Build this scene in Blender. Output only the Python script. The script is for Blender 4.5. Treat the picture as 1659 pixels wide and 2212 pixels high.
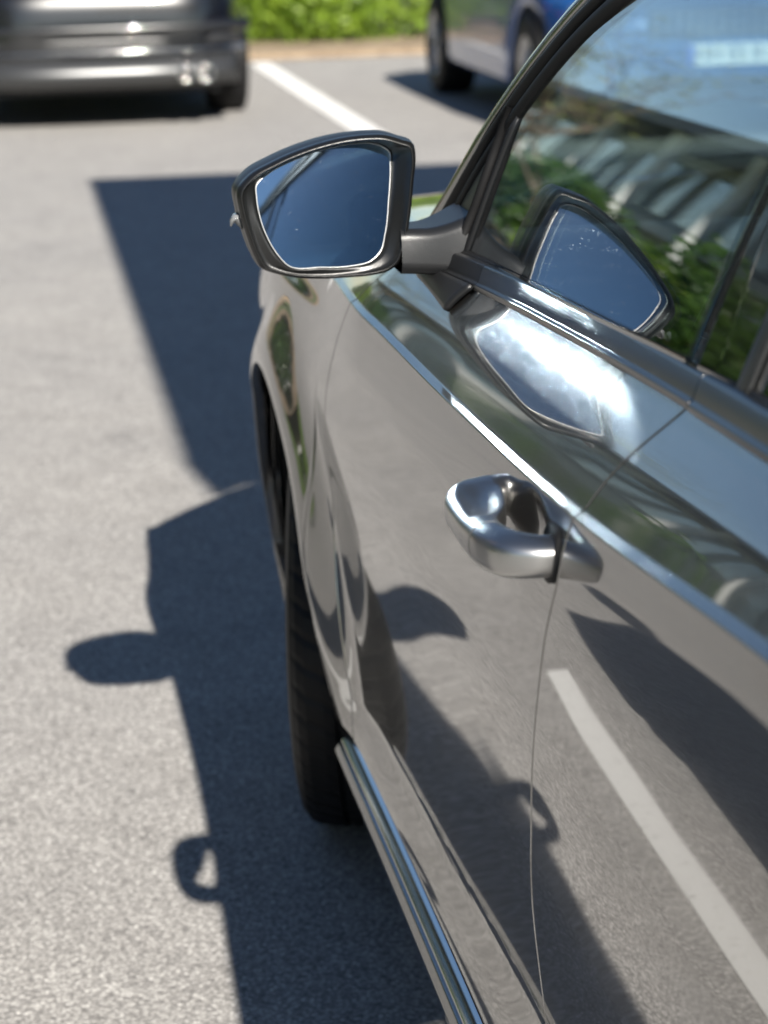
import bpy, bmesh, math, random
import numpy as np
from mathutils import Vector, Matrix
random.seed(7); rng = np.random.default_rng(7)
scene = bpy.context.scene
for o in list(bpy.data.objects): bpy.data.objects.remove(o)

# ------------------------------------------------------------------ camera
CAM = np.array([-.37, -2.50, 1.38]); YAW, PITCH, ROLL = .158, .269, -.025
FPX = 4920.0 / 2212.0                      # focal length in picture heights
fw = np.array([math.sin(YAW)*math.cos(PITCH), math.cos(YAW)*math.cos(PITCH), -math.sin(PITCH)])
rt = np.array([math.cos(YAW), -math.sin(YAW), 0.0]); up = np.cross(rt, fw)
rt2 = rt*math.cos(ROLL) + up*math.sin(ROLL); up2 = -rt*math.sin(ROLL) + up*math.cos(ROLL)
camd = bpy.data.cameras.new('camera'); cam = bpy.data.objects.new('camera', camd)
scene.collection.objects.link(cam)
M = Matrix(((rt2[0], up2[0], -fw[0], CAM[0]), (rt2[1], up2[1], -fw[1], CAM[1]), (rt2[2], up2[2], -fw[2], CAM[2]), (0, 0, 0, 1)))
cam.matrix_world = M
camd.sensor_fit = 'VERTICAL'; camd.sensor_height = 24.0; camd.sensor_width = 18.0
camd.lens = 24.0*FPX; camd.clip_start = .02; camd.clip_end = 3000
camd.dof.use_dof = True; camd.dof.focus_distance = 2.14; camd.dof.aperture_fstop = camd.lens/12.5
camd.dof.aperture_blades = 0
scene.camera = cam

# ------------------------------------------------------------------ sky and sun
SH = np.array([-.182, 1.55])               # shadow shift on the ground per metre of height
to_sun = np.array([-SH[0], -SH[1], 1.0]); to_sun /= np.linalg.norm(to_sun)
EL = math.asin(to_sun[2]); AZ = math.atan2(to_sun[0], to_sun[1])     # azimuth from +Y towards +X
world = bpy.data.worlds.new('World'); scene.world = world; world.use_nodes = True
nt = world.node_tree; nt.nodes.clear()
wo = nt.nodes.new('ShaderNodeOutputWorld'); bg = nt.nodes.new('ShaderNodeBackground'); sk = nt.nodes.new('ShaderNodeTexSky')
sk.sky_type = 'NISHITA'; sk.sun_disc = False; sk.sun_elevation = EL; sk.sun_rotation = AZ
sk.air_density = 1.0; sk.dust_density = .12; sk.ozone_density = 3.0; sk.altitude = 100
bg.inputs['Strength'].default_value = .05
nt.links.new(sk.outputs[0], bg.inputs[0]); nt.links.new(bg.outputs[0], wo.inputs[0])
sund = bpy.data.lights.new('sun', 'SUN'); sund.energy = 5.0; sund.angle = math.radians(.53); sund.color = (1.0, .945, .86)
sun = bpy.data.objects.new('sun', sund); scene.collection.objects.link(sun)
sun.rotation_euler = Vector(to_sun).to_track_quat('Z', 'Y').to_euler(); sun.location = (6, -20, 14)
scene.view_settings.view_transform = 'Standard'; scene.view_settings.look = 'None'
scene.view_settings.exposure = 1.05; scene.view_settings.gamma = 1.0; scene.view_settings.use_curve_mapping = False
scene.render.engine = 'CYCLES'
scene.cycles.use_denoising = True; scene.cycles.blur_glossy = .25; scene.cycles.use_guiding = True; scene.cycles.guiding_training_samples = 96
scene.cycles.caustics_reflective = True; scene.cycles.sample_clamp_indirect = 300.0
scene.cycles.max_bounces = 12; scene.cycles.transparent_max_bounces = 16

# ------------------------------------------------------------------ materials
MAT = {}
def mat(name, col=(.5, .5, .5), rough=.5, metal=0.0, coat=0.0, coat_rough=.03, spec=.5, fn=None, **kw):
    if name in MAT: return MAT[name]
    m = bpy.data.materials.new(name); m.use_nodes = True; t = m.node_tree
    b = t.nodes['Principled BSDF']
    b.inputs['Base Color'].default_value = (*col, 1); b.inputs['Roughness'].default_value = rough
    b.inputs['Metallic'].default_value = metal; b.inputs['Coat Weight'].default_value = coat
    b.inputs['Coat Roughness'].default_value = coat_rough; b.inputs['Specular IOR Level'].default_value = spec
    for k, v in kw.items(): b.inputs[k.replace('_', ' ')].default_value = v
    if fn: fn(t, b)
    MAT[name] = m; return m
def nd(t, typ, **kw):
    n = t.nodes.new(typ)
    for k, v in kw.items():
        if k in n.inputs: n.inputs[k].default_value = v
        else: setattr(n, k, v)
    return n
def coords(t, scale=(1, 1, 1)):
    c = nd(t, 'ShaderNodeTexCoord'); m = nd(t, 'ShaderNodeMapping'); m.inputs['Scale'].default_value = scale
    t.links.new(c.outputs['Object'], m.inputs[0]); return m.outputs[0]
def ramp(t, src, stops):
    r = nd(t, 'ShaderNodeValToRGB'); e = r.color_ramp.elements
    while len(e) < len(stops): e.new(.5)
    for el, (p, c) in zip(e, stops):
        el.position = p; el.color = (*c, 1) if len(c) == 3 else c
    t.links.new(src, r.inputs[0]); return r.outputs[0]
def noise(t, vec, scale, detail=3, rough=.5):
    n = nd(t, 'ShaderNodeTexNoise', Scale=scale, Detail=detail, Roughness=rough); t.links.new(vec, n.inputs['Vector']); return n.outputs['Fac']
def mixc(t, fac, a, b, mode='MIX'):
    m = nd(t, 'ShaderNodeMix', data_type='RGBA', blend_type=mode)
    for s, v in ((0, fac), (6, a), (7, b)):
        if hasattr(v, 'links'): t.links.new(v, m.inputs[s])
        elif s == 0: m.inputs[0].default_value = v
        else: m.inputs[s].default_value = (*v, 1)
    return m.outputs[2]
def bump(t, b, h, strength=.3, dist=.002, coat=False):
    n = nd(t, 'ShaderNodeBump', Strength=strength, Distance=dist); t.links.new(h, n.inputs['Height'])
    t.links.new(n.outputs[0], b.inputs['Normal'])
    if coat: t.links.new(n.outputs[0], b.inputs['Coat Normal'])

def f_asphalt(t, b):
    v = coords(t)
    vo = nd(t, 'ShaderNodeTexVoronoi', Scale=190.0); t.links.new(v, vo.inputs['Vector'])
    stone = ramp(t, vo.outputs['Color'], [(0, (.13, .125, .12)), (.45, (.185, .178, .169)), (.8, (.25, .242, .23)), (1, (.37, .358, .34))])
    bind = ramp(t, vo.outputs['Distance'], [(.35, (1, 1, 1)), (.8, (.55, .55, .555))])
    c = mixc(t, 1.0, stone, bind, 'MULTIPLY')
    big = ramp(t, noise(t, v, 1.3, 5, .6), [(.3, (.93, .93, .935)), (.7, (1.05, 1.045, 1.035))])
    c = mixc(t, 1.0, c, big, 'MULTIPLY')
    crack = nd(t, 'ShaderNodeTexNoise', Scale=7.0, Detail=4.0); t.links.new(v, crack.inputs['Vector'])
    c = mixc(t, 1.0, c, ramp(t, crack.outputs['Fac'], [(.32, (.94, .937, .935)), (.6, (1.03, 1.03, 1.03))]), 'MULTIPLY')
    spot = ramp(t, noise(t, v, 2.6, 6, .75), [(.30, (.62, .62, .63)), (.37, (1, 1, 1))]); c = mixc(t, 1.0, c, spot, 'MULTIPLY')
    c = mixc(t, 1.0, c, (1.92, 1.92, 1.92), 'MULTIPLY')
    t.links.new(c, b.inputs['Base Color'])
    bump(t, b, vo.outputs['Distance'], .35, -.0015)
mat('asphalt', rough=.85, spec=.25, fn=f_asphalt)
def f_line(t, b):
    v = coords(t)
    w = ramp(t, noise(t, v, 60, 4, .7), [(.28, (.42, .41, .39)), (.42, (.78, .77, .74))])
    t.links.new(w, b.inputs['Base Color']); bump(t, b, noise(t, v, 160, 2), .3, .001)
mat('line_paint', rough=.75, fn=f_line)
def f_paint(col):
    def f(t, b):
        v = coords(t)
        vo = nd(t, 'ShaderNodeTexVoronoi', Scale=1500.0); t.links.new(v, vo.inputs['Vector'])
        c = ramp(t, vo.outputs['Color'], [(0, tuple(.72*k for k in col)), (.7, col), (1, tuple(min(1, 1.5*k) for k in col))])
        cr = ramp(t, noise(t, v, 5, 7, .7), [(.35, (.004,)*3), (.75, (.035,)*3)])
        b2 = nd(t, 'ShaderNodeBsdfPrincipled'); mx = nd(t, 'ShaderNodeMixShader'); mx.inputs[0].default_value = .34
        for n, r, tint in ((b, .10, .50), (b2, .52, 1.0)):      # aligned flakes, scattered flakes
            t.links.new(c, n.inputs['Base Color']); n.inputs['Metallic'].default_value = 1.0; n.inputs['Roughness'].default_value = r
            n.inputs['Specular Tint'].default_value = (tint, tint, tint, 1); n.inputs['Coat Weight'].default_value = 1.0; n.inputs['Coat IOR'].default_value = 1.75
            t.links.new(cr, n.inputs['Coat Roughness'])
        out = t.nodes['Material Output']; t.links.new(b.outputs[0], mx.inputs[1]); t.links.new(b2.outputs[0], mx.inputs[2]); t.links.new(mx.outputs[0], out.inputs[0])
    return f
mat('paint', fn=f_paint((.26, .256, .25)))
mat('paint_black', (.005, .0053, .006), .3, .0, 1.0, .02)
mat('paint_blue', (.006, .065, .24), .35, .1, 1.0, .02)
def f_satin(t, b):
    v = coords(t); n = noise(t, v, 900, 2); bump(t, b, n, .25, .0006)
mat('black_plastic', (.011, .0115, .0125), .40, fn=f_satin)
mat('rim_plastic', (.0075, .0078, .008), .30, fn=f_satin)
mat('rubber', (.007, .007, .0075), .6, spec=.25)
mat('gloss_black', (.008, .008, .009), .04, coat=.6)
def f_chrome(t, b):
    v = coords(t, (1, .06, 1)); n = noise(t, v, 420, 2)
    b.inputs['Anisotropic'].default_value = .4
    bump(t, b, n, .05, .0006)
mat('satin_chrome', (.15, .15, .149), .32, 1.0, fn=f_chrome)
mat('chrome', (.58, .59, .60), .09, 1.0)
mat('bright_chrome', (.85, .85, .84), .16, 1.0)
mat('handle_chrome', (.44, .437, .43), .33, 1.0)
def f_mirror(t, b):
    v = coords(t)
    def specks(scale, sc, rot, lim, pick):
        m = nd(t, 'ShaderNodeMapping'); m.inputs['Scale'].default_value = sc; m.inputs['Rotation'].default_value = (0, rot, 0); t.links.new(v, m.inputs[0])
        q = nd(t, 'ShaderNodeTexVoronoi', Scale=scale); t.links.new(m.outputs[0], q.inputs['Vector'])
        d = ramp(t, q.outputs['Distance'], [(lim*.5, (1,)*3), (lim, (0,)*3)]); k = ramp(t, q.outputs['Color'], [(pick, (0,)*3), (pick+.06, (1,)*3)])
        return mixc(t, 1.0, d, k, 'MULTIPLY')
    a = specks(700, (1, .3, 1), 0, .22, .74); c = specks(280, (.16, .2, 1.7), .35, .12, .84)
    patch = ramp(t, noise(t, v, 30, 3), [(.44, (.12,)*3), (.62, (1,)*3)])
    k = mixc(t, 1.0, mixc(t, 1.0, a, c, 'ADD'), patch, 'MULTIPLY')
    t.links.new(ramp(t, k, [(0, (.035,)*3), (1, (.35,)*3)]), b.inputs['Roughness'])
    t.links.new(ramp(t, k, [(0, (1.0,)*3), (1, (.92,)*3)]), b.inputs['Metallic'])
    t.links.new(mixc(t, k, (.30, .39, .47), (.40, .45, .50)), b.inputs['Base Color'])
mat('mirror_glass', (.32, .41, .49), .035, 1.0, fn=f_mirror)
mat('clear_edge', (.62, .63, .62), .3, .6)
mat('dark', (.006, .006, .007), .7)
mat('cabin', (.022, .022, .024), .7)
mat('alloy', (.45, .45, .46), .28, .9)
mat('lamp_red', (.35, .01, .01), .12, coat=.7)
mat('lamp_clear', (.16, .165, .17), .15, coat=.6)
mat('plate', (.80, .80, .78), .45)
mat('plate_blue', (.02, .08, .45), .4)
mat('ink', (.01, .01, .01), .6)
mat('silver_plastic', (.07, .0715, .073), .34, .7)
def glass_mat(name, tint, boost=1.0):
    m = bpy.data.materials.new(name); m.use_nodes = True; t = m.node_tree; t.nodes.clear()
    o = nd(t, 'ShaderNodeOutputMaterial'); mx = nd(t, 'ShaderNodeMixShader'); tr = nd(t, 'ShaderNodeBsdfTransparent'); gl = nd(t, 'ShaderNodeBsdfGlossy')
    tr.inputs[0].default_value = (*tint, 1); gl.inputs['Roughness'].default_value = .0; gl.inputs[0].default_value = (1, 1, 1, 1)
    ge = nd(t, 'ShaderNodeNewGeometry'); dp = nd(t, 'ShaderNodeVectorMath', operation='DOT_PRODUCT'); t.links.new(ge.outputs['Normal'], dp.inputs[0]); t.links.new(ge.outputs['Incoming'], dp.inputs[1])
    def mth(op, a, b=None, clamp=False):
        n = nd(t, 'ShaderNodeMath', operation=op, use_clamp=clamp)
        for k, v in enumerate((a, b)):
            if v is None: continue
            if hasattr(v, 'links'): t.links.new(v, n.inputs[k])
            else: n.inputs[k].default_value = v
        return n.outputs[0]
    c = mth('ABSOLUTE', dp.outputs['Value']); f = mth('POWER', mth('SUBTRACT', 1.0, c, True), 5.0); f = mth('MULTIPLY', mth('ADD', mth('MULTIPLY', f, .957), .043), boost, True)
    t.links.new(f, mx.inputs[0]); t.links.new(tr.outputs[0], mx.inputs[1]); t.links.new(gl.outputs[0], mx.inputs[2])
    t.links.new(mx.outputs[0], o.inputs[0]); MAT[name] = m; return m
glass_mat('car_glass', (.86, .95, .955), 1.5)
glass_mat('dark_glass', (.42, .44, .45), 1.1)
def f_leaf(a, b_):
    def f(t, b):
        oi = nd(t, 'ShaderNodeTexCoord'); n = noise(t, oi.outputs['Object'], 3.1, 3)
        t.links.new(ramp(t, n, [(.3, a), (.7, b_)]), b.inputs['Base Color'])
        b.inputs['Subsurface Weight'].default_value = 0
    return f
def leaf_mat(name, a, b_):
    m = bpy.data.materials.new(name); m.use_nodes = True; t = m.node_tree; t.nodes.clear()
    o = nd(t, 'ShaderNodeOutputMaterial'); ad = nd(t, 'ShaderNodeMixShader'); ad.inputs[0].default_value = .42
    d = nd(t, 'ShaderNodeBsdfPrincipled'); tl = nd(t, 'ShaderNodeBsdfTranslucent'); d.inputs['Roughness'].default_value = .45
    tc = nd(t, 'ShaderNodeTexCoord'); c = ramp(t, noise(t, tc.outputs['Object'], 2.3, 4), [(.3, a), (.7, b_)])
    t.links.new(c, d.inputs['Base Color']); t.links.new(mixc(t, 1.0, c, (1.3, 1.5, .7), 'MULTIPLY'), tl.inputs[0])
    t.links.new(d.outputs[0], ad.inputs[1]); t.links.new(tl.outputs[0], ad.inputs[2]); t.links.new(ad.outputs[0], o.inputs[0]); MAT[name] = m
leaf_mat('leaf_hedge', (.11, .19, .02), (.27, .37, .045))
leaf_mat('leaf_dark', (.03, .075, .014), (.075, .14, .025))
leaf_mat('leaf_spring', (.14, .16, .04), (.26, .27, .08))
leaf_mat('grass', (.10, .19, .02), (.20, .30, .035))
mat('dandelion', (.75, .50, .02), .6)
def f_bark(t, b):
    v = coords(t, (1, 1, .25)); n = noise(t, v, 18, 5, .65)
    t.links.new(ramp(t, n, [(.3, (.05, .035, .025)), (.7, (.17, .13, .09))]), b.inputs['Base Color']); bump(t, b, n, .6, .02)
mat('bark', rough=.9, fn=f_bark)
def f_soil(t, b):
    v = coords(t); n = noise(t, v, 6, 6, .7)
    t.links.new(ramp(t, n, [(.3, (.16, .11, .07)), (.7, (.36, .28, .19))]), b.inputs['Base Color']); bump(t, b, n, .6, .03)
mat('soil', rough=.95, fn=f_soil)
def f_conc(t, b):
    v = coords(t); n = noise(t, v, 4, 6, .65)
    t.links.new(ramp(t, n, [(.3, (.30, .29, .27)), (.7, (.44, .42, .39))]), b.inputs['Base Color']); bump(t, b, noise(t, v, 60, 3), .3, .003)
mat('concrete', rough=.85, fn=f_conc)
mat('white_column', (.74, .74, .72), .5)
mat('facade', (.40, .41, .41), .6)
mat('slab', (.50, .51, .50), .6)
mat('facade_glass', (.16, .22, .26), .05, .5, .8)
mat('roof_dark', (.05, .05, .055), .5)
mat('steel', (.30, .31, .33), .4, .7)
def f_corr(t, b): pass
mat('corrugated', (.10, .105, .115), .45, .6)
mat('skin', (.50, .31, .22), .5)
mat('cloth_dark', (.02, .024, .035), .85)
mat('cloth_jeans', (.03, .045, .09), .9)
mat('hair', (.03, .02, .013), .6)
mat('ground_far', (.10, .13, .05), .95)

# ------------------------------------------------------------------ object helpers
COL = scene.collection
def link(name, me, material=None, parent=None, smooth=True):
    o = bpy.data.objects.new(name, me); COL.objects.link(o)
    if material: me.materials.append(MAT[material])
    if smooth:
        me.polygons.foreach_set('use_smooth', [True]*len(me.polygons))
    if parent is not None:
        o.parent = parent
        if parent.type == 'EMPTY': o.location = -parent.location
    return o
def mesh(name, verts, faces, material=None, parent=None, smooth=True):
    me = bpy.data.meshes.new(name); me.from_pydata([tuple(map(float, v)) for v in verts], [], [tuple(int(i) for i in f) for f in faces]); me.update()
    return link(name, me, material, parent, smooth)
def root(name, loc, label, cat, group=None):
    o = bpy.data.objects.new(name, None); COL.objects.link(o); o.location = loc; o.empty_display_size = .2
    return tag(o, label, cat, group)
def tag(o, label=None, cat=None, group=None, kind=None):
    if label: o['label'] = label
    if cat: o['category'] = cat
    if group: o['group'] = group
    if kind: o['kind'] = kind
    return o
def gridfaces(nu, nv, closed_u=False, flip=False, base=0):
    f = []
    for i in range(nu if closed_u else nu-1):
        for j in range(nv-1):
            a = base+i*nv+j; b = base+((i+1) % nu)*nv+j
            q = (a, b, b+1, a+1); f.append(q[::-1] if flip else q)
    return f
def grid(name, P, material, parent=None, flip=False, closed_u=False, smooth=True):
    P = np.asarray(P, float); nu, nv = P.shape[:2]
    return mesh(name, P.reshape(-1, 3), gridfaces(nu, nv, closed_u, flip), material, parent, smooth)
def mod_solid(o, th, off=-1.0):
    m = o.modifiers.new('thickness', 'SOLIDIFY'); m.thickness = th; m.offset = off; return o
def mod_bevel(o, w, seg=2, ang=40):
    m = o.modifiers.new('bevel', 'BEVEL'); m.width = w; m.segments = seg; m.limit_method = 'ANGLE'; m.angle_limit = math.radians(ang); m.harden_normals = True; return o
def subsurf(o, n=1):
    m = o.modifiers.new('smooth', 'SUBSURF'); m.levels = n; m.render_levels = n; return o
def box(name, lo, hi, material, parent=None, bevel=0):
    x0, y0, z0 = lo; x1, y1, z1 = hi
    v = [(x0, y0, z0), (x1, y0, z0), (x1, y1, z0), (x0, y1, z0), (x0, y0, z1), (x1, y0, z1), (x1, y1, z1), (x0, y1, z1)]
    f = [(0, 3, 2, 1), (4, 5, 6, 7), (0, 1, 5, 4), (1, 2, 6, 5), (2, 3, 7, 6), (3, 0, 4, 7)]
    o = mesh(name, v, f, material, parent, smooth=bool(bevel))
    if bevel: mod_bevel(o, bevel, 2, 30)
    return o
class MB:
    def __init__(s): s.v = []; s.f = []
    def add(s, v, f):
        b = len(s.v); s.v += [tuple(map(float, p)) for p in v]; s.f += [tuple(b+i for i in q) for q in f]
    def box(s, lo, hi):
        x0, y0, z0 = lo; x1, y1, z1 = hi
        s.add([(x0, y0, z0), (x1, y0, z0), (x1, y1, z0), (x0, y1, z0), (x0, y0, z1), (x1, y0, z1), (x1, y1, z1), (x0, y1, z1)],
              [(0, 3, 2, 1), (4, 5, 6, 7), (0, 1, 5, 4), (1, 2, 6, 5), (2, 3, 7, 6), (3, 0, 4, 7)])
    def tube(s, pts, rad, n=8, cap=True):
        pts = np.asarray(pts, float); m = len(pts); rad = np.broadcast_to(rad, (m,))
        d = np.gradient(pts, axis=0); d /= np.linalg.norm(d, axis=1)[:, None]+1e-12
        ref = np.array([0, 0, 1.0]) if abs(d[0][2]) < .9 else np.array([1.0, 0, 0])
        V = []
        for i in range(m):
            a = np.cross(d[i], ref); a /= np.linalg.norm(a)+1e-12; b = np.cross(d[i], a)
            for k in range(n):
                t = 2*math.pi*k/n; V.append(pts[i]+rad[i]*(a*math.cos(t)+b*math.sin(t)))
        F = [(i*n+k, i*n+(k+1) % n, (i+1)*n+(k+1) % n, (i+1)*n+k) for i in range(m-1) for k in range(n)]
        if cap: F += [tuple(range(n)), tuple(range((m-1)*n, m*n))[::-1]]
        s.add(V, F)
    def build(s, name, material, parent=None, smooth=True): return mesh(name, s.v, s.f, material, parent, smooth)
def _herm(xs, ys, m, q):
    n = len(xs)
    if q <= xs[0]: return ys[0]
    if q >= xs[-1]: return ys[-1]
    k = 0
    while k < n-2 and q >= xs[k+1]: k += 1
    h = xs[k+1]-xs[k]; t = (q-xs[k])/h; t2 = t*t; t3 = t2*t
    return (2*t3-3*t2+1)*ys[k]+(t3-2*t2+t)*h*m[k]+(-2*t3+3*t2)*ys[k+1]+(t3-t2)*h*m[k+1]
def pchip(xs, ys, q):
    n = len(xs); h = [xs[i+1]-xs[i] for i in range(n-1)]; d = [(ys[i+1]-ys[i])/h[i] for i in range(n-1)]; m = [0.0]*n; m[0] = d[0]; m[-1] = d[-1]
    for i in range(1, n-1):
        if d[i-1]*d[i] > 0:
            w1 = 2*h[i]+h[i-1]; w2 = h[i]+2*h[i-1]; m[i] = (w1+w2)/(w1/d[i-1]+w2/d[i])
    return _herm(xs, ys, m, q)
_grad = {}
def catmull(xs, ys, q):
    key = (tuple(xs), tuple(ys)); m = _grad.get(key)
    if m is None: m = _grad[key] = [float(v) for v in np.gradient(np.asarray(ys, float), np.asarray(xs, float))]
    if np.ndim(q): return np.array([_herm(key[0], key[1], m, float(v)) for v in q])
    return _herm(key[0], key[1], m, q)

# ================================================================== the setting
def sheet(name, x0, x1, y0, y1, z, material):
    return tag(mesh(name, [(x0, y0, z), (x1, y0, z), (x1, y1, z), (x0, y1, z)], [(0, 1, 2, 3)], material, smooth=False), kind='structure')
sheet('ground', -900, 900, -900, 900, -.03, 'ground_far')
sheet('car_park', -26, 40, -40, 17.0, 0.0, 'asphalt')
def park_line(x0, x1, y0, y1, label):
    n = max(2, int((y1-y0)/.25)); V = []; F = []
    for i in range(n+1):
        y = y0+(y1-y0)*i/n; j = rng.normal(0, .003, 2)
        V += [(x0+j[0], y, .004), (x1+j[1], y, .004)]
        if i: b = 2*i; F.append((b-2, b-1, b+1, b))
    o = mesh('parking_line', V, F, 'line_paint', smooth=False); o['label'] = label; o['kind'] = 'structure'; return o
park_line(1.60, 1.76, 10.3, 16.2, 'white painted line between the black car and the blue car')
park_line(4.45, 4.61, 10.3, 16.2, 'white painted line on the far side of the blue car')
park_line(-1.35, -1.19, 10.3, 16.2, 'white painted line left of the black car')
park_line(-.515, -.464, -4.2, 1.30, 'white painted line beside the grey car, seen in its door')
park_line(2.15, 2.26, -4.2, 1.02, 'white painted line on the passenger side of the grey car')
# kerb, soil strip and hedge behind the far bays
tag(mod_bevel(box('kerb', (-4.0, 16.50, 0), (14, 16.58, .055), 'soil'), .012), kind='structure')
sheet('soil_bed', -4.0, 14, 16.56, 21, .05, 'soil')
sheet('verge', -6.6, -5.2, -30, 9.2, .06, 'grass')
tag(mod_bevel(box('verge_kerb', (-5.2, -30, 0), (-5.08, 9.2, .075), 'concrete'), .01), kind='structure')
sheet('lawn', -60, 60, 20.5, 80, .02, 'ground_far')

def leaves(n, centre_fn, size, droop=.0):
    c = centre_fn(n); N = len(c)
    d = rng.normal(size=(N, 3)); d[:, 2] -= droop; d /= np.linalg.norm(d, axis=1)[:, None]
    e = np.cross(d, rng.normal(size=(N, 3))); e /= np.linalg.norm(e, axis=1)[:, None]
    s = size*rng.uniform(.6, 1.4, (N, 1)); w = s*.5
    V = np.stack([c-d*s, c+e*w, c+d*s, c-e*w], 1).reshape(-1, 3)
    F = (np.arange(N)[:, None]*4+np.arange(4)).tolist()
    return V, F
def fast_mesh(name, V, F, material, parent=None):
    V = np.asarray(V, np.float32); F = np.asarray(F, np.int32); me = bpy.data.meshes.new(name)
    me.vertices.add(len(V)); me.vertices.foreach_set('co', V.ravel()); k = F.shape[1]
    me.loops.add(F.size); me.loops.foreach_set('vertex_index', F.ravel()); me.polygons.add(len(F))
    me.polygons.foreach_set('loop_start', np.arange(0, F.size, k, dtype=np.int32)); me.update(calc_edges=True); me.validate()
    return link(name, me, material, parent, smooth=False)
def clumps(n, cs, rs):
    cs = np.asarray(cs, float); rs = np.asarray(rs, float)
    k = rng.choice(len(cs), n, p=rs[:, 0]**2/np.sum(rs[:, 0]**2))
    d = rng.normal(size=(n, 3)); d /= np.linalg.norm(d, axis=1)[:, None]
    return cs[k]+d*rs[k]*rng.uniform(.55, 1.05, (n, 1))
def shrub(name, loc, w, d, h, nl, ls, material, label, cat='hedge', group=None, nb=26):
    r = root(name, loc, label, cat, group)
    cs = np.stack([loc[0]+rng.uniform(-w, w, nb), loc[1]+rng.uniform(-d, d, nb), loc[2]+rng.uniform(.12, .85, nb)*h], 1)
    rs = np.stack([rng.uniform(.16, .34, nb)*h]*3, 1)*np.array([1, 1, .8])
    V, F = leaves(nl, lambda n: clumps(n, cs, rs), ls); V[:, 2] = np.maximum(V[:, 2], loc[2]-.02)
    fast_mesh('foliage', V, F, material, r)
    b = MB()
    for c in cs[::2]:
        b.tube([(c[0]*.6+loc[0]*.4, c[1]*.6+loc[1]*.4, loc[2]-.02), ((c[0]+loc[0])/2+.04, (c[1]+loc[1])/2, (c[2]+loc[2])/2), c], [.018, .013, .006], 5)
    tag(b.build('stems', 'bark', r), kind='stuff'); return r
HG = 'hedge bushes behind the far parking bays'
shrub('hedge_bush', (.2, 18.6, .05), 1.2, .55, 1.5, 6000, .045, 'leaf_hedge', 'bright green hedge bush behind the black car', 'hedge', HG)
shrub('hedge_bush', (2.35, 18.4, .05), 1.0, .55, 1.5, 7000, .045, 'leaf_hedge', 'bright green sunlit hedge bush in the gap between black car and blue car', 'hedge', HG)
shrub('hedge_bush', (4.4, 18.6, .05), 1.1, .55, 1.5, 6000, .045, 'leaf_hedge', 'bright green hedge bush behind the blue car', 'hedge', HG)
shrub('hedge_bush', (6.6, 18.7, .05), 1.2, .55, 1.5, 4000, .05, 'leaf_hedge', 'bright green hedge bush at the right end of the row', 'hedge', HG)

# grass and dandelions of the verge
gx = rng.uniform(-6.55, -5.25, 16000); gy = rng.uniform(-6, 9.2, 16000); gh = rng.uniform(.04, .11, 16000); ga = rng.uniform(0, 6.28, 16000); gl_ = rng.normal(0, .03, (16000, 2))
base = np.stack([gx, gy, np.full(16000, .06)], 1); ww = np.stack([np.cos(ga), np.sin(ga), 0*ga], 1)*.006
tip = base+np.stack([gl_[:, 0], gl_[:, 1], gh], 1)
V = np.stack([base-ww, base+ww, tip], 1).reshape(-1, 3); F = np.arange(48000).reshape(-1, 3)
tag(fast_mesh('verge_grass', V, F, 'grass'), 'short green grass on the verge beside the lane', 'grass', kind='stuff')
dm = MB()
for k in range(46):
    cx, cy = rng.uniform(-5.6, -5.2), rng.choice([-1.0, 1.3, 2.2, 4.6, 5.2, 7.6])+rng.normal(0, .28)
    dm.add([(cx+.022*math.cos(t), cy+.022*math.sin(t), .15) for t in np.linspace(0, 6.28, 7)[:6]]+[(cx, cy, .165)], [(i, (i+1) % 6, 6) for i in range(6)])
tag(dm.build('dandelions', 'dandelion', smooth=False), 'yellow dandelion heads dotted along the grass verge', 'flowers', kind='stuff')

# planting bank, trees and office building seen in the glass and paint of the car
PB = []
for y in np.linspace(9.6, 66, 64):
    PB.append([(-6.0-dx, y, z+.05*math.sin(2.1*y+dx)) for dx, z in ((0, -.01), (.5, .25), (1.1, .45), (1.9, .5), (2.4, -.02))])
tag(grid('planting_bank', PB, 'soil'), kind='structure')
for k, (y, hh, mt_, w) in enumerate([(16.0, 1.6, 'leaf_dark', 2.0), (20.5, 2.2, 'leaf_dark', 2.2), (25.5, 1.7, 'leaf_hedge', 2.3), (30.5, 2.2, 'leaf_dark', 2.6), (36.5, 1.9, 'leaf_dark', 3.2), (44, 2.0, 'leaf_hedge', 4.0), (53, 2.2, 'leaf_dark', 5.0)]):
    shrub('bank_shrub', (-7.2, y, .42), .65, w, hh, 4200, .08, mt_, ['low dark green shrub nearest to us on the planting bank', 'tall dark shrub second along the planting bank', 'light green shrub third along the planting bank', 'tall dark shrub in the middle of the planting bank', 'dark green shrub fifth along the planting bank', 'light green shrub second from the far end of the bank', 'dark green shrub at the far end of the bank'][k], 'shrub', 'shrubs on the planting bank', 22)
for k, (y, hh, w, mt_) in enumerate([(11.4, 1.7, 1.9, 'leaf_dark'), (6.6, 1.5, 2.2, 'leaf_hedge'), (1.4, 1.7, 2.3, 'leaf_dark')]):
    shrub('verge_shrub', (-7.6, y, .42 if k == 0 else 0.0), .6, w, hh, 3600, .08, mt_, ['dark shrub where the planting bank meets the verge', 'light green shrub behind the verge with dandelions', 'dark green shrub behind the verge, level with the grey car'][k], 'shrub', 'shrubs behind the verge', 20)
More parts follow.
